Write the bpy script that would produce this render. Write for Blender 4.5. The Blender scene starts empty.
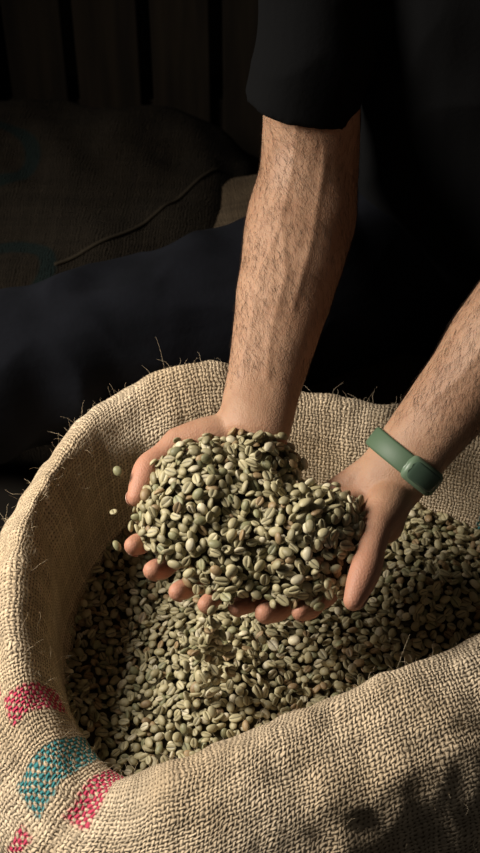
import bpy, math, random
import numpy as np
from mathutils import Vector, Matrix, noise
from mathutils.bvhtree import BVHTree
random.seed(7); rng=np.random.default_rng(7)
scene=bpy.context.scene
col=scene.collection
scene.view_settings.view_transform='Standard'

# ------------------------------------------------------------ helpers
def link(o,parent=None):
    col.objects.link(o)
    if parent: o.parent=parent
    return o
def empty(name):
    e=bpy.data.objects.new(name,None); e.empty_display_size=.05
    return link(e)
def mesh_obj(name,verts,faces,mat=None,parent=None,smooth=True):
    me=bpy.data.meshes.new(name); me.from_pydata([tuple(v) for v in verts],[],faces); me.update()
    if smooth: me.polygons.foreach_set('use_smooth',[True]*len(me.polygons))
    if mat: me.materials.append(mat)
    return link(bpy.data.objects.new(name,me),parent)
def cr(p0,p1,p2,p3,t):
    return .5*((2*p1)+(-p0+p2)*t+(2*p0-5*p1+4*p2-p3)*t*t+(-p0+3*p1-3*p2+p3)*t**3)
def resample(P,n,periodic=False):
    P=np.asarray(P,float); m=len(P); out=[]
    segs=m if periodic else m-1
    for i in range(segs):
        if periodic: a,b,c,d=P[(i-1)%m],P[i],P[(i+1)%m],P[(i+2)%m]
        else:
            b,c=P[i],P[i+1]; a=P[i-1] if i>0 else 2*b-c; d=P[i+2] if i+2<m else 2*c-b
        for k in range(n): out.append(cr(a,b,c,d,k/n))
    if not periodic: out.append(P[-1])
    return np.array(out)
def tube(pts,rad,side=(1,0,0),segs=20,sub=6,cap=True,cap_end=True):
    rad=[(r,r) if not hasattr(r,'__len__') else r for r in rad]
    D=resample(np.hstack([np.array(pts,float),np.array(rad,float)]),sub)
    P=[Vector(d[:3]) for d in D]; R=[(max(d[3],1e-4),max(d[4],1e-4)) for d in D]
    n=len(P); T=[]
    for i in range(n):
        T.append((P[min(i+1,n-1)]-P[max(i-1,0)]).normalized())
    side=Vector(side); rings=[]
    def frame(t):
        s=(side-t*side.dot(t)).normalized(); return s,t.cross(s)
    if cap:
        for f in (75,50,25):
            a=math.radians(f); r=min(R[0]); rings.append((P[0]-T[0]*r*math.sin(a),T[0],R[0][0]*math.cos(a),R[0][1]*math.cos(a)))
    for i in range(n): rings.append((P[i],T[i],R[i][0],R[i][1]))
    if cap and cap_end:
        for f in (25,50,75):
            a=math.radians(f); r=min(R[-1]); rings.append((P[-1]+T[-1]*r*math.sin(a),T[-1],R[-1][0]*math.cos(a),R[-1][1]*math.cos(a)))
    V=[];F=[]
    for c,t,a,b in rings:
        s,u=frame(t)
        for k in range(segs):
            th=2*math.pi*k/segs; V.append(c+s*(a*math.cos(th))+u*(b*math.sin(th)))
    m=len(rings)
    for i in range(m-1):
        for k in range(segs):
            F.append((i*segs+k,i*segs+(k+1)%segs,(i+1)*segs+(k+1)%segs,(i+1)*segs+k))
    F.append(tuple(reversed(range(segs)))); F.append(tuple((m-1)*segs+k for k in range(segs)))
    return V,F
def ellipsoid(c,r,segs=24,rings=14,rot=None):
    V=[];F=[]
    c=Vector(c)
    for i in range(1,rings):
        t=math.pi*i/rings
        for k in range(segs):
            s=2*math.pi*k/segs
            p=Vector((r[0]*math.sin(t)*math.cos(s),r[1]*math.sin(t)*math.sin(s),r[2]*math.cos(t)))
            if rot: p=rot@p
            V.append(c+p)
    tp=Vector((0,0,r[2])); 
    if rot: tp=rot@tp
    V.append(c+tp); V.append(c-tp); a=len(V)-2;b=a+1
    for i in range(rings-2):
        for k in range(segs):
            F.append((i*segs+k,(i+1)*segs+k,(i+1)*segs+(k+1)%segs,i*segs+(k+1)%segs))
    for k in range(segs):
        F.append((a,k,(k+1)%segs)); F.append((b,(rings-2)*segs+(k+1)%segs,(rings-2)*segs+k))
    return V,F
def join(parts):
    V=[];F=[]
    for v,f in parts:
        o=len(V); V+=list(v); F+=[tuple(i+o for i in q) for q in f]
    return V,F
def remeshed(name,parts,voxel,it,mat,parent=None,fn=None,local=None,local_it=0):
    V,F=join(parts)
    o=mesh_obj('tmp',V,F)
    m=o.modifiers.new('r','REMESH'); m.mode='VOXEL'; m.voxel_size=voxel
    s=o.modifiers.new('s','SMOOTH'); s.factor=.5; s.iterations=it
    dg=bpy.context.evaluated_depsgraph_get()
    me=bpy.data.meshes.new_from_object(o.evaluated_get(dg))
    bpy.data.objects.remove(o)
    me.name=name
    if local:
        # extra relaxation only where local(p) > 0 (blends the joint into one surface)
        n=len(me.vertices); co=np.empty(n*3,np.float64); me.vertices.foreach_get('co',co); co=co.reshape(-1,3)
        w=np.array([local(Vector(c)) for c in co])[:,None]
        ed=np.empty(len(me.edges)*2,np.int32); me.edges.foreach_get('vertices',ed); ed=ed.reshape(-1,2)
        deg=np.bincount(ed.reshape(-1),minlength=n)[:,None]
        for _ in range(local_it):
            acc=np.zeros_like(co)
            for c_ in range(3):
                acc[:,c_]=np.bincount(ed[:,0],co[ed[:,1],c_],n)+np.bincount(ed[:,1],co[ed[:,0],c_],n)
            co=co+(acc/np.maximum(deg,1)-co)*w*.6
        me.vertices.foreach_set('co',co.reshape(-1)); me.update()
    me.polygons.foreach_set('use_smooth',[True]*len(me.polygons))
    me.materials.clear(); me.materials.append(mat)
    if fn:
        nr=[v.normal.copy() for v in me.vertices]
        for v,n_ in zip(me.vertices,nr): v.co=v.co+n_*fn(v.co,n_)
        me.update()
    return link(bpy.data.objects.new(name,me),parent)
def strands(name,lines,rad,mat,parent=None):
    cu=bpy.data.curves.new(name,'CURVE'); cu.dimensions='3D'; cu.bevel_depth=rad; cu.bevel_resolution=0
    for L in lines:
        s=cu.splines.new('POLY'); s.points.add(len(L)-1)
        for i,p in enumerate(L):
            s.points[i].co=(p[0],p[1],p[2],1); s.points[i].radius=1-.6*i/(len(L)-1)
    cu.materials.append(mat)
    return link(bpy.data.objects.new(name,cu),parent)

# ------------------------------------------------------------ materials
class NT:
    def __init__(s,name,rough=.8,spec=.3):
        s.m=bpy.data.materials.new(name); s.m.use_nodes=True; s.t=s.m.node_tree
        s.b=s.t.nodes['Principled BSDF']; s.b.inputs['Roughness'].default_value=rough
        s.b.inputs['Specular IOR Level'].default_value=spec
    def n(s,typ,**k):
        x=s.t.nodes.new(typ)
        for a,b in k.items(): setattr(x,a,b)
        return x
    def l(s,a,b): s.t.links.new(a,b)
    def math(s,op,a,b=None,c=None,clamp=False):
        x=s.n('ShaderNodeMath',operation=op); x.use_clamp=clamp
        for i,q in enumerate((a,b,c)):
            if q is None: continue
            if isinstance(q,(int,float)): x.inputs[i].default_value=q
            else: s.l(q,x.inputs[i])
        return x.outputs[0]
    def mix(s,f,a,b,mode='MIX'):
        x=s.n('ShaderNodeMix',data_type='RGBA',blend_type=mode)
        for sock,q in ((x.inputs[0],f),(x.inputs[6],a),(x.inputs[7],b)):
            if isinstance(q,(int,float)): sock.default_value=q
            elif isinstance(q,tuple): sock.default_value=q+(1,) if len(q)==3 else q
            else: s.l(q,sock)
        return x.outputs[2]
    def noise(s,scale,detail=4,vec=None,rough=.5):
        x=s.n('ShaderNodeTexNoise'); x.inputs['Scale'].default_value=scale; x.inputs['Detail'].default_value=detail
        x.inputs['Roughness'].default_value=rough
        if vec: s.l(vec,x.inputs['Vector'])
        return x.outputs['Fac']
    def ss(s,v,a,b):
        x=s.n('ShaderNodeMapRange',interpolation_type='SMOOTHSTEP')
        s.l(v,x.inputs[0]); x.inputs[1].default_value=a; x.inputs[2].default_value=b
        return x.outputs[0]
    def bump(s,h,strength,dist,normal=None):
        x=s.n('ShaderNodeBump'); x.inputs['Strength'].default_value=strength; x.inputs['Distance'].default_value=dist
        s.l(h,x.inputs['Height'])
        if normal: s.l(normal,x.inputs['Normal'])
        return x.outputs['Normal']

def burlap(name,base=(.75,.60,.425),dark=(.12,.08,.045),pitch=.0037,stripes=(),ring=None,red=(.55,.03,.10),teal=(.018,.215,.235)):
    k=NT(name,.95,.1)
    uv=k.n('ShaderNodeUVMap').outputs[0]
    obj=k.n('ShaderNodeTexCoord').outputs['Object']
    sx=k.n('ShaderNodeSeparateXYZ'); k.l(uv,sx.inputs[0])
    w1=k.math('MULTIPLY',k.math('SUBTRACT',k.noise(60,3,obj),.5),.009)
    w2=k.math('MULTIPLY',k.math('SUBTRACT',k.noise(52,3,obj),.5),-.009)
    U=k.math('MULTIPLY',k.math('ADD',sx.outputs[0],w1),math.pi/pitch)
    Vv=k.math('MULTIPLY',k.math('ADD',sx.outputs[1],w2),math.pi/pitch)
    su=k.math('SINE',U); sv=k.math('SINE',Vv)
    a=k.math('ABSOLUTE',su); b=k.math('ABSOLUTE',sv); c=k.math('MULTIPLY',su,sv)
    warp=k.math('MULTIPLY',a,k.math('MULTIPLY_ADD',c,.4,.6))
    weft=k.math('MULTIPLY',b,k.math('MULTIPLY_ADD',c,-.4,.6))
    h=k.math('MAXIMUM',warp,weft)
    fib=k.noise(900,3,obj)
    h2=k.math('MULTIPLY_ADD',k.math('SUBTRACT',fib,.5),.5,h)
    tu=k.n('ShaderNodeCombineXYZ'); k.l(k.math('FLOOR',k.math('DIVIDE',U,math.pi)),tu.inputs[0])
    wn=k.n('ShaderNodeTexWhiteNoise'); k.l(tu.outputs[0],wn.inputs[0])
    tv=k.n('ShaderNodeCombineXYZ'); k.l(k.math('FLOOR',k.math('DIVIDE',Vv,math.pi)),tv.inputs[1])
    wn2=k.n('ShaderNodeTexWhiteNoise'); k.l(tv.outputs[0],wn2.inputs[0])
    var=k.math('ADD',k.math('MULTIPLY',wn.outputs[0],.5),k.math('MULTIPLY',wn2.outputs[0],.5))
    lo=tuple(x*.66 for x in base); hi=tuple(min(1,x*1.22) for x in base)
    tc=k.mix(var,lo,hi)
    big=k.noise(9,4,obj)
    tc=k.mix(k.ss(big,.35,.7),tc,k.mix(1.0,tc,(.80,.76,.70),'MULTIPLY'))
    for (cen,hw,cc,v0,v1) in stripes:
        f=k.ss(k.math('SUBTRACT',hw,k.math('ABSOLUTE',k.math('SUBTRACT',k.math('ADD',sx.outputs[0],k.math('MULTIPLY',w1,1.0)),cen))),-.0015,.0015)
        f=k.math('MULTIPLY',f,k.ss(sx.outputs[1],v0,v0+.006))
        f=k.math('MULTIPLY',f,k.ss(k.math('MULTIPLY',sx.outputs[1],-1),-v1-.006,-v1))
        f=k.math('MULTIPLY',f,k.ss(c,-.50,-.05))
        tc=k.mix(k.math('MULTIPLY',f,.94),tc,red if cc=='r' else teal)
    if ring:
        for (cx,cy,r,w) in ring:
            so=k.n('ShaderNodeSeparateXYZ'); k.l(obj,so.inputs[0])
            dx=k.math('SUBTRACT',so.outputs[0],cx); dy=k.math('SUBTRACT',so.outputs[1],cy)
            dd=k.math('SQRT',k.math('ADD',k.math('MULTIPLY',dx,dx),k.math('MULTIPLY',dy,dy)))
            f=k.ss(k.math('SUBTRACT',w,k.math('ABSOLUTE',k.math('SUBTRACT',dd,r))),-.003,.003)
            tc=k.mix(k.math('MULTIPLY',f,.8),tc,teal)
    cc=k.mix(k.ss(h2,.14,.52),dark,tc)
    k.l(cc,k.b.inputs['Base Color'])
    k.l(k.bump(h2,1.0,.0020),k.b.inputs['Normal'])
    return k.m

def simple(name,colr,rough=.8,spec=.3,nscale=0,bs=.2,bd=.002,col2=None,cscale=8):
    k=NT(name,rough,spec)
    obj=k.n('ShaderNodeTexCoord').outputs['Object']
    if col2: k.l(k.mix(k.ss(k.noise(cscale,5,obj),.35,.65),colr,col2),k.b.inputs['Base Color'])
    else: k.b.inputs['Base Color'].default_value=colr+(1,)
    if nscale: k.l(k.bump(k.noise(nscale,4,obj),bs,bd),k.b.inputs['Normal'])
    return k.m
def wood(name,c1,c2,axis='Z'):
    k=NT(name,.7,.25)
    obj=k.n('ShaderNodeTexCoord').outputs['Object']
    mp=k.n('ShaderNodeMapping'); k.l(obj,mp.inputs[0])
    mp.inputs['Scale'].default_value=(40,40,3) if axis=='Z' else ((3,40,40) if axis=='X' else (40,3,40))
    nn=k.noise(1.0,6,mp.outputs[0])
    k.l(k.mix(k.ss(nn,.3,.7),c1,c2),k.b.inputs['Base Color'])
    k.l(k.bump(nn,.4,.003),k.b.inputs['Normal'])
    return k.m
def skin_mat():
    k=NT('skin',.55,.28)
    obj=k.n('ShaderNodeTexCoord').outputs['Object']
    c=k.mix(k.ss(k.noise(18,4,obj),.3,.7),(.40,.235,.148),(.325,.180,.108))
    c=k.mix(k.math('MULTIPLY',k.ss(k.noise(120,4,obj),.45,.75),.35),c,(.27,.13,.080))
    at=k.n('ShaderNodeAttribute'); at.attribute_name='flush'
    c=k.mix(at.outputs['Fac'],c,(.48,.220,.145))
    k.l(c,k.b.inputs['Base Color'])
    k.b.inputs['Subsurface Weight'].default_value=.12
    k.b.inputs['Subsurface Radius'].default_value=(.008,.003,.0015)
    k.b.inputs['Subsurface Scale'].default_value=.5
    v=k.n('ShaderNodeTexVoronoi'); v.inputs['Scale'].default_value=650; k.l(obj,v.inputs['Vector'])
    b=k.bump(v.outputs['Distance'],.35,.0007)
    mp=k.n('ShaderNodeMapping'); k.l(obj,mp.inputs[0]); mp.inputs['Scale'].default_value=(110,50,110)
    b=k.bump(k.noise(1,5,mp.outputs[0]),.25,.0018,b)
    k.l(b,k.b.inputs['Normal'])
    return k.m
def bean_mat():
    k=NT('green_coffee_bean',.52,.4)
    at=k.n('ShaderNodeAttribute'); at.attribute_name='tint'
    obj=k.n('ShaderNodeTexCoord').outputs['Object']
    c=k.mix(k.math('MULTIPLY',k.ss(k.noise(350,3,obj),.45,.75),.4),at.outputs['Color'],(.42,.335,.18))
    k.l(c,k.b.inputs['Base Color'])
    k.l(k.bump(k.noise(700,3,obj),.25,.0008),k.b.inputs['Normal'])
    return k.m

M_skin=skin_mat(); M_bean=bean_mat()
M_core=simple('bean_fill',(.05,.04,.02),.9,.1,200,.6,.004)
M_shirt=simple('black_cotton',(.0034,.0034,.0037),.95,.08,260,.3,.001)
M_trouser=simple('dark_denim',(.0040,.0043,.0058),.95,.06,180,.35,.001,(.0058,.0062,.0085),14)
M_hair=simple('body_hair',(.035,.020,.012),.6,.2)
M_fib=simple('jute_fibre',(.60,.48,.33),.9,.1)
M_nail=simple('nail',(.45,.25,.18),.35,.5)
M_band=simple('green_rubber_strap',(.075,.120,.070),.55,.35,400,.1,.0005)
M_band2=simple('green_casing',(.11,.165,.105),.4,.4)
M_glass=simple('dark_display',(.05,.08,.055),.25,.5)
M_floor=simple('floor_concrete',(.012,.010,.008),.9,.1,30,.4,.004,(.008,.0065,.005),5)
M_wall=simple('wall_plaster_dark',(.012,.010,.008),.95,.05,20,.3,.004)
M_plank=wood('aged_plank',(.022,.015,.0088),(.010,.0068,.004))

# ------------------------------------------------------------ open sack
ST=[ # inner base, inner lip, crest, outer roll
[(-.158,-.12,.340),(-.164,-.115,.41),(-.188,-.11,.447),(-.218,-.11,.405)],
[(-.145,-.03,.340),(-.152,-.02,.41),(-.168,-.01,.449),(-.192,0,.415)],
[(-.10,.03,.345),(-.105,.045,.415),(-.115,.080,.455),(-.128,.108,.425)],
[(-.02,.055,.35),(-.02,.075,.42),(-.03,.115,.469),(-.03,.143,.43)],
[(.06,.065,.35),(.06,.08,.41),(.06,.105,.44),(.06,.135,.41)],
[(.16,.05,.35),(.155,.06,.40),(.16,.085,.43),(.17,.115,.40)],
[(.24,.01,.35),(.245,.02,.40),(.26,.045,.43),(.28,.07,.40)],
[(.28,-.06,.35),(.285,-.06,.41),(.305,-.05,.435),(.335,-.05,.40)],
[(.24,-.13,.35),(.245,-.135,.42),(.255,-.160,.442),(.285,-.20,.425)],
[(.14,-.18,.35),(.14,-.19,.42),(.14,-.215,.445),(.155,-.275,.430)],
[(.04,-.225,.35),(.035,-.235,.42),(.03,-.265,.44),(.035,-.325,.420)],
[(-.05,-.255,.345),(-.05,-.265,.40),(-.045,-.30,.425),(-.05,-.355,.395)],
[(-.095,-.25,.340),(-.098,-.262,.372),(-.115,-.29,.388),(-.14,-.328,.365)],
[(-.135,-.20,.340),(-.145,-.205,.397),(-.172,-.22,.420),(-.205,-.235,.383)]]
CEN=Vector((.06,-.1,0))
rows=[]
def off(p,o,z):
    d=Vector((p[0],p[1],0))-CEN; d.normalize(); return (p[0]+d.x*o,p[1]+d.y*o,z)
for s in ST:
    A,B,C,D=s
    d=(Vector((D[0],D[1],0))-CEN).normalized(); fr=max(0,-d.y)**.6
    rows.append([off(A,-.012,.30),A,B,C,D,off(D,.008+.034*fr,D[2]-.050),off(D,.004+.062*fr,D[2]-.130),off(D,-.008+.056*fr,D[2]-.134),off(D,-.006+.03*fr,.20),off(D,.012,.12),off(D,.0,.03),off(D,-.05,.004)])
rows=np.array(rows)              # 14 x 12 x 3
NS=34; NP=10
R1=np.stack([resample(rows[:,j],NS,True) for j in range(rows.shape[1])],1)
G=np.stack([resample(R1[i],NP) for i in range(R1.shape[0])],0)
Mn,Qn=G.shape[:2]
crest=R1[:,3]; dl=np.linalg.norm(np.roll(crest,-1,0)-crest,axis=1); ucum=np.concatenate([[0],np.cumsum(dl)])
vlen=np.zeros((Mn,Qn)); vlen[:,1:]=np.cumsum(np.linalg.norm(G[:,1:]-G[:,:-1],axis=2),1)
vref=vlen[:,3*NP:3*NP+1]; vlen=vlen-vref      # v=0 on the crest
V=G.reshape(-1,3); F=[]
for i in range(Mn):
    for j in range(Qn-1):
        F.append((i*Qn+j,((i+1)%Mn)*Qn+j,((i+1)%Mn)*Qn+j+1,i*Qn+j+1))
u=lambda s:float(ucum[int(s*NS)])
stripes=[(u(12.98),.0120,'r',-.052,.016),(u(12.45),.0145,'t',-.075,.038),(u(12.00),.0105,'r',-.047,.022),
         (u(5.9),.012,'t',-.2,.2),(u(6.4),.012,'t',-.2,.2),(u(13.2),.006,'r',.020,.07),(u(12.75),.006,'t',.05,.09),(u(12.3),.006,'r',.05,.09)]
M_burlap=burlap('burlap_weave',stripes=stripes)
burlap_sack=empty('burlap_sack')
sk=mesh_obj('sack_cloth',V,F,M_burlap,burlap_sack)
me=sk.data
uvl=me.uv_layers.new(name='UVMap'); uvs=[]
for i in range(Mn):
    for j in range(Qn-1):
        uvs+= [ucum[i],vlen[i,j], ucum[i+1],vlen[(i+1)%Mn,j], ucum[i+1],vlen[(i+1)%Mn,j+1], ucum[i],vlen[i,j+1]]
uvl.data.foreach_set('uv',uvs)
nr=[v.normal.copy() for v in me.vertices]
for idx,v in enumerate(me.vertices):
    i,j=divmod(idx,Qn); p=v.co
    amp=min(1,max(0,(j-8)/20))
    a=noise.noise(p*13)*.009+noise.noise(p*34+Vector((3,1,7)))*.0045+noise.noise(Vector((p.x*70,p.y*70,p.z*25)))*.0016
    a+=-.003*max(0,1-abs(noise.noise(p*11+Vector((5,5,5))))*6)
    v.co=p+nr[idx]*a*amp
me.update()
lines=[]
vs=me.vertices
for _ in range(1500):
    i=random.randrange(Mn); j=random.randint(18,56)
    v=vs[i*Qn+j]; p=v.co.copy(); d=(v.normal*(1 if v.normal.z>-.2 else -1)+Vector((random.uniform(-1,1),random.uniform(-1,1),random.uniform(-.6,1)))*1.1).normalized()
    L=random.choice([.004,.006,.008,.012,.02]) ; q=[p.copy()]
    for t in range(5):
        p=p+d*L/5; d=(d+Vector((random.uniform(-1,1),random.uniform(-1,1),random.uniform(-1.1,.7)))*.45).normalized(); q.append(p.copy())
    lines.append(q)
for st,en in (((.115,-.232,.440),(.130,-.205,.480)),((.128,-.222,.443),(.175,-.200,.462)),((-.07,.11,.462),(-.078,.125,.492))):
    a,b=Vector(st),Vector(en); lines.append([a.lerp(b,t)+Vector((0,0,.006*math.sin(t*3.1))) for t in (0,.2,.4,.6,.8,1)])
strands('loose_fibres',lines,.00012,M_fib,burlap_sack)

# ------------------------------------------------------------ beans
def bean_base(nt=8,ns=16):
    P=[(1.0,0,0)];C=[1]
    for i in range(1,nt):
        t=math.pi*i/nt
        for k in range(ns):
            s=2*math.pi*k/ns - math.pi/2
            x=math.cos(t); y=math.sin(t)*math.cos(s); z=math.sin(t)*math.sin(s); c=1.0
            if z<0: z*=.42
            if k==0: z*=.02; y+=.06*math.sin(3*t); c=.20
            if k in (1,ns-1): y*=.62; c=1.15
            P.append((x,y,z)); C.append(c)
    P.append((-1,0,0)); C.append(1)
    Fs=[]
    for k in range(ns): Fs.append((0,1+(k+1)%ns,1+k))
    for i in range(nt-2):
        for k in range(ns):
            a=1+i*ns; b=a+ns; Fs.append((a+k,a+(k+1)%ns,b+(k+1)%ns,b+k))
    l=len(P)-1; a=1+(nt-2)*ns
    for k in range(ns): Fs.append((l,a+k,a+(k+1)%ns))
    Fs=[tuple(reversed(f)) for f in Fs]
    return np.array(P),np.array(C),Fs
BP,BC,BF=bean_base()
def build_beans(name,pos,nrm,parent=None,size=1.0):
    n=len(pos); nv=len(BP)
    Vv=np.zeros((n,nv,3),np.float32); Cc=np.ones((n,nv,4),np.float32)
    for i in range(n):
        nn=Vector(nrm[i])+Vector(rng.normal(0,.42,3)); nn.normalize()
        if random.random()<.50: nn=-nn
        a=Vector(rng.normal(0,1,3)); a=(a-nn*a.dot(nn)).normalized(); b=nn.cross(a)
        s=random.uniform(.80,1.12)*size
        Rm=np.array([list(a),list(b),list(nn)])
        loc=BP*np.array([.0052*s*random.uniform(.90,1.1),.0039*s,.0029*s])
        Vv[i]=loc@Rm+pos[i]
        t=random.random(); base=np.array([.325,.280,.155])*(1-t)+np.array([.425,.372,.222])*t
        r=random.random()
        if r<.09: base=np.array([.29,.195,.10])
        elif r<.18: base=np.array([.58,.51,.35])
        elif r<.28: base=np.array([.235,.225,.118])
        base=base*random.uniform(.72,1.15)
        Cc[i,:,:3]=base[None,:]*BC[:,None]
    me=bpy.data.meshes.new(name)
    tot=np.array([len(f) for f in BF]); flat=np.concatenate([np.array(f) for f in BF])
    nl=len(flat)
    me.vertices.add(n*nv); me.vertices.foreach_set('co',Vv.reshape(-1))
    me.loops.add(n*nl); me.loops.foreach_set('vertex_index',(flat[None,:]+(np.arange(n)*nv)[:,None]).reshape(-1).astype(np.int32))
    me.polygons.add(n*len(BF))
    st=np.concatenate([[0],np.cumsum(tot)[:-1]])
    me.polygons.foreach_set('loop_start',(st[None,:]+(np.arange(n)*nl)[:,None]).reshape(-1).astype(np.int32))
    me.update(calc_edges=True); me.validate()
    me.polygons.foreach_set('use_smooth',[True]*len(me.polygons))
    ca=me.color_attributes.new('tint','FLOAT_COLOR','POINT'); ca.data.foreach_set('color',Cc.reshape(-1))
    me.materials.append(M_bean)
    return link(bpy.data.objects.new(name,me),parent)
def poisson(cands,r,placed=None):
    cell=r; g={}; out=[]
    def key(p): return (int(p[0]//cell),int(p[1]//cell),int(p[2]//cell))
    for idx,p in enumerate(cands):
        k=key(p); ok=True
        for dx in (-1,0,1):
            for dy in (-1,0,1):
                for dz in (-1,0,1):
                    for q in g.get((k[0]+dx,k[1]+dy,k[2]+dz),()):
                        if (p[0]-q[0])**2+(p[1]-q[1])**2+(p[2]-q[2])**2<r*r: ok=False;break
                    if not ok:break
                if not ok:break
            if not ok:break
        if ok: g.setdefault(k,[]).append(p); out.append(idx)
    return out
poly=G[:,int(1.0*NP)][:, :2]; pc=poly.mean(0); polyo=pc+(poly-pc)*1.01
def inside(x,y,P):
    x0,y0=P[:,0],P[:,1]; x1,y1=np.roll(x0,-1),np.roll(y0,-1)
    c=((y0>y)!=(y1>y)); xi=(x1-x0)*(y-y0)/(y1-y0+1e-12)+x0
    return (np.sum(c&(x<xi))%2)==1
def zsurf(x,y):
    z=.337+.026*math.exp(-((x+.01)**2+(y+.16)**2)/.0045)+.014*math.exp(-((x-.17)**2+(y+.06)**2)/.007)
    z+=noise.noise(Vector((x*14,y*14,0)))*.008 - .020*math.exp(-((x+.13)**2/.003+(y+.09)**2/.009))
    return z
def znorm(f,x,y,e=.003):
    return Vector((-(f(x+e,y)-f(x-e,y))/(2*e),-(f(x,y+e)-f(x,y-e))/(2*e),1)).normalized()
def layer_field(f,test,bbox,r,ncand,lift):
    c=[]
    for _ in range(ncand):
        x=random.uniform(bbox[0],bbox[1]); y=random.uniform(bbox[2],bbox[3])
        if test(x,y): c.append((x,y,f(x,y)+lift))
    idx=poisson(c,r)
    return [c[i] for i in idx]
bb=(polyo[:,0].min(),polyo[:,0].max(),polyo[:,1].min(),polyo[:,1].max())
test=lambda x,y:inside(x,y,polyo)
P1=layer_field(zsurf,test,bb,.0064,32000,0)
P2=layer_field(zsurf,test,bb,.0088,20000,.0036)
P3=layer_field(zsurf,test,bb,.020,1800,.0068)
pos=P1+P2+P3; nrm=[znorm(zsurf,p[0],p[1]) for p in pos]
coffee_beans=empty('coffee_beans')
build_beans('loose_beans',np.array(pos),nrm,coffee_beans,.92)
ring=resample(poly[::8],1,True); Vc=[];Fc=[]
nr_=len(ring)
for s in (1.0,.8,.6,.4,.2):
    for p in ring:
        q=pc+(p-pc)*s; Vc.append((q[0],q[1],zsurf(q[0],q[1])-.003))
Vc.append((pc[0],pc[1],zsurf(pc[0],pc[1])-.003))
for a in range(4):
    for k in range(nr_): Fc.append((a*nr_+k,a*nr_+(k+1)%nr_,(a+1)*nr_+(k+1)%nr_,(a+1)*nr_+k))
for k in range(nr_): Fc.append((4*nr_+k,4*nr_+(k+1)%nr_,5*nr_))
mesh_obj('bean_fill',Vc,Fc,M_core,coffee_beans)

# heap in the hands
def mound(x,y,cx,cy,rx,ry,rot,zt,zb,pw):
    dx,dy=x-cx,y-cy; c,s=math.cos(rot),math.sin(rot)
    a=(dx*c+dy*s)/rx; b=(-dx*s+dy*c)/ry; r=math.sqrt(a*a+b*b)
    if r>=1: return -1
    return zb+(zt-zb)*(1-r**pw)**.72
MO=[(-.031,-.076,.051,.065,-.35,.532,.482,2.0),(.053,-.114,.060,.053,.1,.526,.470,2.0),(.012,-.050,.038,.038,0,.533,.485,2.0),(.002,-.122,.050,.036,.1,.514,.466,2.0),(.014,-.095,.060,.048,-.2,.525,.470,1.8)]
def zheap(x,y):
    zs=[mound(x,y,*m) for m in MO]; z=max(zs)
    return z+noise.noise(Vector((x*30,y*30,2)))*.007+noise.noise(Vector((x*70,y*70,5)))*.003 if z>0 else -1
cand=[]
for m in MO:
    cx,cy,rx,ry,rot,zt,zb,pw=m
    for _ in range(10000):
        th=random.uniform(0,2*math.pi); r=min(.9995,math.sqrt(random.random()));
        if random.random()<.45: r=1-(1-r)*.12
        a,b=r*math.cos(th)*rx,r*math.sin(th)*ry
        x=cx+a*math.cos(rot)-b*math.sin(rot); y=cy+a*math.sin(rot)+b*math.cos(rot)
        z=zheap(x,y)
        own=mound(x,y,*m)
        if own<max(mound(x,y,*q) for q in MO)-1e-5: continue
        cand.append((x,y,z))
random.shuffle(cand)
hid=poisson(cand,.0066); H1=[cand[i] for i in hid]
def hn(p):
    v=znorm(lambda x,y:max(zheap(x,y),.455),p[0],p[1],.002); return v
N1=[hn(p) for p in H1]
random.shuffle(cand)
h2=[cand[i] for i in poisson(cand,.0092)]; N2=[hn(p) for p in h2]
H2=[tuple(Vector(p)+n_*.0036) for p,n_ in zip(h2,N2)]
random.shuffle(cand)
h3=[cand[i] for i in poisson(cand,.019)]; N3=[hn(p) for p in h3]
H3=[tuple(Vector(p)+n_*.0070) for p,n_ in zip(h3,N3)]
fall=[(-.100,-.064,.512),(-.103,-.093,.495),(-.100,-.115,.478)]
for i in range(95):
    t=random.random()**1.2; fall.append((-.024+random.gauss(0,.0030)*(1+3*t),-.184+random.gauss(0,.004),.468-t*.095))
for i in range(9): fall.append((.03+random.uniform(-.03,.06),-.175+random.uniform(-.006,.006),.44-random.random()*.05))
allp=H1+H2+H3+fall; alln=N1+N2+N3+[Vector((random.uniform(-1,1),random.uniform(-1,1),random.uniform(-1,1))) for _ in fall]
heap=empty('coffee_beans.001')
build_beans('heaped_beans',np.array(allp),alln,heap)
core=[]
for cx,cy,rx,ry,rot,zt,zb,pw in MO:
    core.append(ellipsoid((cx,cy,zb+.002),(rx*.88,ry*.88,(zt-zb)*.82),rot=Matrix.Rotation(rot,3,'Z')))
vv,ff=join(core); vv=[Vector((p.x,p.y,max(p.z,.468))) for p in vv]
mesh_obj('heap_fill',vv,ff,M_core,heap)

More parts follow.
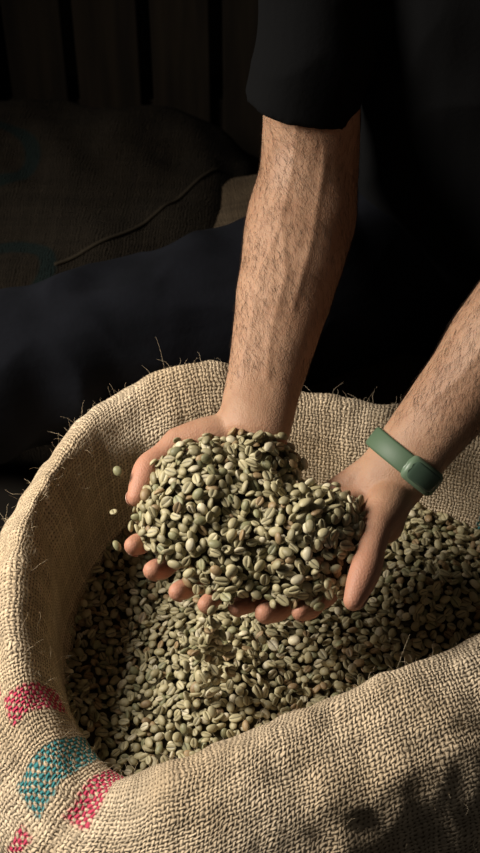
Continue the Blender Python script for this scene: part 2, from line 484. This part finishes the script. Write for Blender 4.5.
# ------------------------------------------------------------ man
man=empty('seated_man')
def finger(mcp,tip,r0,sag,base=None,r1=None):
    mcp=Vector(mcp); tip=Vector(tip); r1=r1 or r0*.80
    pip=mcp.lerp(tip,.44)+Vector((0,0,-sag)); dip=mcp.lerp(tip,.78)+Vector((0,0,-sag*.72))
    return tube([mcp,mcp.lerp(pip,.5),pip,pip.lerp(dip,.5),dip,dip.lerp(tip,.6),tip],[r0*1.05,r0*.93,r0*1.04,r0*.88,r0*.94,r0*.90,r1],side=(1,0,0),segs=16,sub=4)
def seg_dist(p,a,b):
    ab=b-a; t=max(0,min(1,(p-a).dot(ab)/ab.length_squared)); return (p-(a+ab*t)).length
def arm_and_hand(name,shoulder,elbow,wrist,side_e,side_w,mcps,tips,thumb,palm_pts,frac,veins,fr):
    S,E,W=Vector(shoulder),Vector(elbow),Vector(wrist)
    parts=[]
    parts.append(tube([S,S.lerp(E,.35),S.lerp(E,.7),S.lerp(E,.88),E+(S-E)*.02],[(.050,.050),(.047,.048),(.0460,.046),(.048,.046),(.044,.042)],side=side_e,segs=32))
    f=lambda t:E.lerp(W,t)
    L=[(f(-.03),(.044,.042)),(f(.12),(.0515,.046)),(f(.27),(.0510,.044)),(f(.45),(.0455,.038)),(f(.65),(.0385,.031)),(f(.85),(.0335,.0255)),(f(1.0),(.032,.0235)),(f(1.06),(.031,.022))]
    L=[(p,(r[0]*fr,r[1]*fr)) for p,r in L]
    parts.append(tube([p for p,_ in L],[r for _,r in L],side=side_w,segs=32))
    parts.append(ellipsoid(E.lerp(W,.12)+(S-E).normalized()*.026,(.045,.036,.034)))
    for i,m in enumerate(mcps):
        m=Vector(m); w=W+(m-W)*.05+Vector(side_w).normalized()*((-.5+i/3)*.026)*(1 if frac>0 else -1)
        parts.append(tube([w,w.lerp(m,.5)+Vector((0,0,-.003)),m],[.0165,.0155,.0125],segs=16))
    for a,b in zip(mcps[:-1],mcps[1:]):
        a,b=Vector(a),Vector(b); mm=a.lerp(b,.5); parts.append(tube([W.lerp(mm,.25),mm],[.015,.0115],segs=14))
    rr=[.0098,.0102,.0096,.0086]
    for m,t,r,s in zip(mcps,tips,rr,[.012,.015,.014,.010]): parts.append(finger(m,t,r,s))
    tc,tm,ti,tt=[Vector(q) for q in thumb]
    parts.append(tube([tc,tc.lerp(tm,.5),tm],[.018,.0185,.0135],segs=18))
    parts.append(tube([tm,tm.lerp(ti,.5),ti,ti.lerp(tt,.5),tt],[.0135,.0110,.0120,.0112,.0085],segs=18))
    for c,r in palm_pts: parts.append(ellipsoid(c,r))
    VN=[[Vector((x,y,0)) for x,y in vn] for vn in veins]
    def vf(p,n):
        h=0
        if n.z>.15:
            q=Vector((p.x,p.y,0))
            for vn in VN:
                for a,b in zip(vn[:-1],vn[1:]):
                    d=seg_dist(q,a,b)
                    if d<.012: h=max(h,math.exp(-(d/.0036)**2))
        return h*.0009+noise.noise(p*26)*.0014
    def loc(p):
        d=(p-E.lerp(W,.08)).length
        return max(0,min(1,(.125-d)/.045))
    o=remeshed(name,parts,.0016,9,M_skin,man,vf,loc,260)
    at=o.data.attributes.new('flush','FLOAT','POINT')
    ax=(W-E).normalized(); vals=[]
    for v in o.data.vertices:
        t=(v.co-W).dot(ax); vals.append(max(0,min(.75,(t-.01)/.09)))
    at.data.foreach_set('value',vals)
    return o,E,W
R_w=(.015,-.003,.520); R_e=(.0655,.235,.590); R_s=(.062,.300,.850)
R_tips=[(-.0865,-.1165,.480),(-.0705,-.134,.470),(-.050,-.151,.464),(-.027,-.163,.463)]
R_th=[(-.006,-.016,.508),(-.052,-.026,.507),(-.0755,-.050,.503),(-.0845,-.078,.496)]
armR,ER,WR=arm_and_hand('right_arm_and_hand',R_s,R_e,R_w,(1,0,0),(1,-.12,0),
  [(-.058,-.068,.480),(-.036,-.082,.468),(-.014,-.093,.463),(.006,-.100,.466)],
  R_tips,R_th,
  [((-.01,-.055,.487),(.038,.045,.016)),((-.03,-.02,.503),(.026,.018,.015))],1,
  [[(.050,.21),(.036,.15),(.040,.10),(.026,.05),(.022,.01)],[(.036,.15),(.016,.10),(.008,.05),(.0,.02)],[(.075,.2),(.062,.13),(.045,.07)]],1.0)
L_w=(.127,-.052,.494); L_e=(.297,.085,.660); L_s=(.475,.270,.860)
L_tips=[(.0475,-.171,.464),(.020,-.167,.457),(-.003,-.158,.453),(.005,-.125,.447)]
L_th=[(.128,-.068,.490),(.110,-.112,.498),(.1000,-.150,.497),(.088,-.180,.489)]
armL,EL,WL=arm_and_hand('left_arm_and_hand',L_s,L_e,L_w,(.6,-.8,0),(.62,-.75,.05),
  [(.087,-.127,.466),(.072,-.110,.457),(.058,-.093,.455),(.046,-.074,.462)],
  L_tips,L_th,
  [((.10,-.078,.478),(.036,.038,.017)),((.116,-.092,.486),(.020,.026,.015))],-1,
  [[(.27,.05),(.22,.01),(.18,-.02),(.15,-.03)]],1.0)
nparts=[]
def add_nails(o,tips,mcps_dir,thumb,tn):
    bv=BVHTree.FromPolygons([v.co for v in o.data.vertices],[tuple(p.vertices) for p in o.data.polygons])
    L=[(Vector(t),Vector(d).normalized(),Vector((0,0,-1))+Vector(d).normalized()*.35,.0045) for t,d in zip(tips,mcps_dir)]
    L.append((Vector(thumb[3]),(Vector(thumb[3])-Vector(thumb[2])).normalized(),Vector(tn),.0056))
    for t,d,n,w in L:
        n.normalize(); loc,nn,i,ds=bv.find_nearest(t+n*.010)
        if loc is None: continue
        dd=(d-nn*d.dot(nn)).normalized(); s=nn.cross(dd)
        Rm=Matrix((s,dd,nn)).transposed()
        nparts.append(ellipsoid(loc-dd*.002,(w,w*1.25,.0010),16,8,rot=Rm))
add_nails(armR,R_tips,[(-.5,-.8,.3)]*4,R_th,(-.7,.1,-.6))
add_nails(armL,L_tips,[(-.7,-.7,.2)]*4,L_th,(.7,-.1,-.6))
vv,ff=join(nparts); mesh_obj('finger_nails',vv,ff,M_nail,man)
def hairs(o,E,W,n,lo,hi):
    ax=(W-E).normalized(); L=(W-E).length; vs=o.data.vertices; out=[]; c=0
    while len(out)<n and c<n*30:
        c+=1
        v=vs[random.randrange(len(vs))]; t=(v.co-E).dot(ax)/L
        if t<lo or t>hi: continue
        nn=v.normal
        if random.random()>min(1,(t-lo)/.15+.25)*min(1,(hi-t)/.1)*(1.0 if nn.x<.0 else .7): continue
        sw=(ax-nn*ax.dot(nn)).normalized(); cr_=nn.cross(sw)
        d=(sw+nn*random.uniform(.10,.35)+cr_*random.gauss(.35,.40)).normalized()
        ln=random.uniform(.005,.014); p=v.co.copy(); q=[p.copy()]
        for k in range(4):
            p=p+d*ln/4; d=(d-nn*.09+cr_*random.gauss(0,.12)).normalized(); q.append(p.copy())
        out.append(q)
    return out
strands('arm_hair',hairs(armR,ER,WR,6000,-.1,.97)+hairs(armL,EL,WL,5400,-.1,.88),.00007,M_hair,man)

def cloth(scale,amp,seed):
    s=Vector((seed,seed*2,0))
    def f(p,n):
        a=noise.noise(p*scale+s); b=noise.noise(Vector((p.x*scale*1.6,p.y*scale*1.6,p.z*scale*.6))+s*2)
        return amp*((1-abs(a)*2.2)*.6+b*.8)
    return f
TX=.285
shirt=[tube([(TX,.37,.38),(TX,.36,.46),(TX,.335,.58),(TX,.315,.72),(TX,.295,.83),(TX,.285,.89)],
            [(.165,.115),(.168,.120),(.165,.118),(.180,.120),(.175,.105),(.10,.07)],side=(1,0,0),segs=40),
       tube([(TX-.13,.29,.865),(R_s[0]+.015,R_s[1],R_s[2]+.005),(.070,.280,.77),(.066,.262,.705),(.055,.250,.657)],[.06,.058,.053,.0515,.0520],segs=28,cap_end=False),
       tube([(TX+.13,.29,.865),(L_s[0],L_s[1],L_s[2]+.005),(.43,.21,.80),(.385,.165,.76)],[.06,.062,.06,.058],segs=28,cap_end=False),
       tube([(TX,.28,.88),(TX,.27,.925)],[.065,.06],segs=24)]
remeshed('t_shirt',shirt,.0035,2,M_shirt,man,cloth(11,.006,1.3))
def leg(hip,mid,mid2,knee,ank,sx):
    k=Vector(knee); a=Vector(ank)
    return [tube([hip,mid,mid2,knee],[.10,.088,.078,.070],side=(0,0,1),segs=32),
            tube([k,k.lerp(a,.3),k.lerp(a,.7),a],[.068,.066,.058,.052],side=(1,0,0),segs=28)]
tro=leg((.20,.36,.415),(.02,.245,.425),(-.18,.170,.420),(-.33,.115,.41),(-.34,.10,.09),1)+leg((.37,.36,.415),(.48,.22,.42),(.58,.10,.42),(.66,.02,.41),(.67,-.02,.09),-1)
tro.append(ellipsoid((TX,.38,.41),(.18,.13,.10)))
remeshed('trousers',tro,.0045,3,M_trouser,man,cloth(13,.009,4.2))
M_shoe=simple('shoe_leather',(.02,.018,.016),.5,.4,60,.2,.001)
for nm,ax,ay in (('shoe_right',-.34,.10),('shoe_left',.67,-.02)):
    remeshed(nm,[tube([(ax,ay+.045,.045),(ax,ay-.02,.045),(ax,ay-.12,.036),(ax,ay-.18,.030)],[(.036,.040),(.040,.040),(.046,.030),(.036,.022)],side=(1,0,0),segs=24),
        tube([(ax,ay,.05),(ax,ay,.11)],[.04,.043],segs=20)],.004,3,M_shoe,man)
HX,HY,HZ=TX,.205,1.085
Rt=Matrix.Rotation(math.radians(28),3,'X')
def hp(x,y,z): return Vector((HX,HY,HZ))+Rt@Vector((x,y,z))
hd=[ellipsoid(hp(0,.015,.03),(.076,.096,.088),rot=Rt),ellipsoid(hp(0,-.02,-.045),(.056,.070,.062),rot=Rt),
    ellipsoid(hp(0,-.062,-.085),(.026,.022,.020),rot=Rt),
    tube([hp(0,-.083,.012),hp(0,-.100,-.022)],[.009,.014],segs=14),ellipsoid(hp(.012,-.092,-.026),(.009,.010,.008)),ellipsoid(hp(-.012,-.092,-.026),(.009,.010,.008)),
    tube([hp(-.045,-.070,.026),hp(0,-.084,.028),hp(.045,-.070,.026)],[.009,.010,.009],segs=12),
    tube([hp(-.022,-.080,-.056),hp(0,-.087,-.053),hp(.022,-.080,-.056)],[.006,.0075,.006],segs=12),
    ellipsoid(hp(.079,.012,-.008),(.009,.018,.030),rot=Rt),ellipsoid(hp(-.079,.012,-.008),(.009,.018,.030),rot=Rt),
    tube([(TX,.285,.90),(TX,.26,.97),(TX,.235,1.03)],[.058,.055,.056],segs=24)]
remeshed('head',hd,.003,4,M_skin,man)
M_eye=simple('eye',(.75,.72,.68),.2,.5); M_iris=simple('iris',(.05,.03,.02),.2,.5)
vv,ff=join([ellipsoid(hp(s*.031,-.0745,.003),(.0125,.0125,.0085)) for s in (-1,1)]); mesh_obj('eyes',vv,ff,M_eye,man)
vv,ff=join([ellipsoid(hp(s*.031,-.0845,.002),(.0055,.004,.0055)) for s in (-1,1)]); mesh_obj('irises',vv,ff,M_iris,man)
hh=[ellipsoid(hp(0,.026,.045),(.083,.100,.088),rot=Rt),ellipsoid(hp(0,.05,-.0),(.080,.075,.075),rot=Rt)]
M_hh=simple('dark_hair',(.018,.011,.007),.7,.3,120,.9,.006)
remeshed('hair',hh,.004,2,M_hh,man,cloth(30,.003,7))

# ------------------------------------------------------------ wrist tracker
watch=empty('wristwatch')
ax=(EL-WL).normalized(); sd=Vector((.62,-.75,.05)); sd=(sd-ax*sd.dot(ax)).normalized(); up=ax.cross(sd)
if up.z<0: up=-up
wc=WL+ax*.016
def sweep(a0,a1,w,th,lift,n,closed,ea=.0350,eb=.0265):
    V=[];F=[]; sec=[(-w/2,0),(-w/2,th*.6),(-w/2*.8,th),(0,th*1.08),(w/2*.8,th),(w/2,th*.6),(w/2,0)]
    m=len(sec); N=n if closed else n+1
    for i in range(N):
        t=a0+(a1-a0)*i/n
        base=wc+sd*(ea*math.cos(t))+up*(eb*math.sin(t)); nn=(sd*math.cos(t)/ea+up*math.sin(t)/eb).normalized()
        e=1.0
        if not closed:
            q=min(i,n-i)/ (n*.16); e=min(1,math.sqrt(max(0,1-(1-min(1,q))**2))*.55+.45)
        for a,b in sec: V.append(base+ax*(a*e)+nn*(lift+b*e))
    for i in range(n):
        for k in range(m):
            j=(i+1)%N; F.append((i*m+k,i*m+(k+1)%m,j*m+(k+1)%m,j*m+k))
    if not closed: F.append(tuple(range(m))); F.append(tuple(reversed([n*m+k for k in range(m)])))
    return V,F
v,f=sweep(0,2*math.pi,.018,.0026,-.0006,72,True); mesh_obj('strap',v,f,M_band,watch)
c0=math.radians(32)
v,f=sweep(c0-.52,c0+.52,.0225,.0080,0,24,False); mesh_obj('casing',v,f,M_band2,watch)
v,f=sweep(c0-.38,c0+.38,.0165,.0010,.0079,20,False); mesh_obj('display',v,f,M_glass,watch)

# ------------------------------------------------------------ background sacks
def lying_sack(name,c,dims,rotz,mat,seed):
    nx,ny=110,70; V=[];F=[]
    c=Vector(c)
    def pt(a,b):
        ex=abs(a); w=(1-ex**7.0)**.42 if ex<1 else 0
        co,si=math.cos(b),math.sin(b)
        p=3.4; r=(abs(co)**p+abs(si)**p)**(-1/p)
        return Vector((a*dims[0]/2,dims[1]/2*r*co*(.85+.15*w),dims[2]/2*r*si*w))
    for i in range(nx+1):
        a=-1+2*i/nx
        for j in range(ny):
            b=2*math.pi*j/ny; p=pt(a*.999,b)
            nz=noise.noise(p*7+Vector((seed,0,0)))*.025+noise.noise(p*18+Vector((seed,2,0)))*.012
            if p.z>-dims[2]*.3: p=p+Vector((0,nz*.3,nz))
            V.append(p)
    for i in range(nx):
        for j in range(ny):
            F.append((i*ny+j,(i+1)*ny+j,(i+1)*ny+(j+1)%ny,i*ny+(j+1)%ny))
    F.append(tuple(range(ny))); F.append(tuple(reversed([nx*ny+k for k in range(ny)])))
    o=mesh_obj(name,V,F,mat)
    ul=o.data.uv_layers.new(name='UVMap')
    for pl in o.data.polygons:
        for li in pl.loop_indices:
            q=o.data.vertices[o.data.loops[li].vertex_index].co; ul.data[li].uv=(q.x,q.y+q.z)
    o.location=c; o.rotation_euler=(0,0,rotz)
    return o
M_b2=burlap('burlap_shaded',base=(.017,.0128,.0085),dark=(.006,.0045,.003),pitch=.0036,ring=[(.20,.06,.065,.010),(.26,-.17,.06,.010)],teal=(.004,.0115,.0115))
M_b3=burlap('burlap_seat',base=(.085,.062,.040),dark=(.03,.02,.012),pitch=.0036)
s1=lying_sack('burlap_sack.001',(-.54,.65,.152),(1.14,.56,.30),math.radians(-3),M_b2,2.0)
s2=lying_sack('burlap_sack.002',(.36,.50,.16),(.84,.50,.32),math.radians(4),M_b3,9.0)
bpy.context.view_layer.update()
bm_=BVHTree.FromPolygons([s1.matrix_world@v.co for v in s1.data.vertices],[tuple(p.vertices) for p in s1.data.polygons])
cordpts=[]
for t in np.linspace(0,1,40):
    x=-.22+.19*t; y=.47+.24*t-.04*math.sin(t*3.1)
    h=bm_.ray_cast(Vector((x,y,2)),Vector((0,0,-1)))
    if h[0]: cordpts.append(h[0]+Vector((0,0,.001)))
M_cord=simple('cord_jute',(.026,.020,.013),.95,.1)
if len(cordpts)>4:
    v,f=tube(cordpts,[.0024]*len(cordpts),side=(0,0,1),segs=8,sub=2)
    o=mesh_obj('hem_cord',v,f,M_cord); o.parent=s1; o.matrix_parent_inverse=s1.matrix_world.inverted()

# ------------------------------------------------------------ pallet + room
def box(x0,x1,y0,y1,z0,z1):
    V=[(x0,y0,z0),(x1,y0,z0),(x1,y1,z0),(x0,y1,z0),(x0,y0,z1),(x1,y0,z1),(x1,y1,z1),(x0,y1,z1)]
    return [Vector(v) for v in V],[(3,2,1,0),(4,5,6,7),(0,1,5,4),(1,2,6,5),(2,3,7,6),(3,0,4,7)]
parts=[]
x=-.935
while x<.9:
    w=random.uniform(.085,.105); parts.append(box(x,x+w,1.06,1.08,.02,1.15)); x+=w+.018+random.uniform(0,.006)
for z in (.06,.58,1.05): parts.append(box(-.95,.92,1.08,1.155,z,z+.09))
parts.append(box(-.95,.92,1.155,1.175,0,.12))
v,f=join(parts); pal=mesh_obj('wooden_pallet',v,f,M_plank,None,False)
bv=pal.modifiers.new('b','BEVEL'); bv.width=.002; bv.segments=2
v,f=box(-2.6,2.6,-2.6,1.2,-.05,0); mesh_obj('floor',v,f,M_floor,None,False)
v,f=box(-2.6,2.6,1.2,1.28,0,2.7); mesh_obj('wall_back',v,f,M_wall,None,False)
v,f=box(-2.68,-2.6,-2.6,1.28,0,2.7); mesh_obj('wall_left',v,f,M_wall,None,False)

# ------------------------------------------------------------ light + camera
def area(name,loc,target,size,power,colr,spread=180):
    ld=bpy.data.lights.new(name,'AREA'); ld.shape='DISK'; ld.size=size; ld.energy=power; ld.color=colr; ld.spread=math.radians(spread)
    o=bpy.data.objects.new(name,ld); link(o); o.location=loc
    o.rotation_euler=(Vector(target)-Vector(loc)).to_track_quat('-Z','Y').to_euler(); return o
area('soft_key_lamp',(-.98,.0,1.22),(-.06,-.07,.42),.55,11,(1.0,.935,.83),105)
w=bpy.data.worlds.new('dim_room'); scene.world=w; w.use_nodes=True
w.node_tree.nodes['Background'].inputs[0].default_value=(1.0,.95,.88,1); w.node_tree.nodes['Background'].inputs[1].default_value=.030
cd=bpy.data.cameras.new('camera'); cam=bpy.data.objects.new('camera',cd); link(cam)
cam.location=(0,-.85,1.35); cam.rotation_euler=(math.radians(45),0,0)
cd.sensor_fit='VERTICAL'; cd.sensor_height=24; cd.lens=1400/853*24
cd.dof.use_dof=True; cd.dof.focus_distance=1.16; cd.dof.aperture_fstop=6.5
scene.camera=cam
print('beans',len(pos),len(allp))
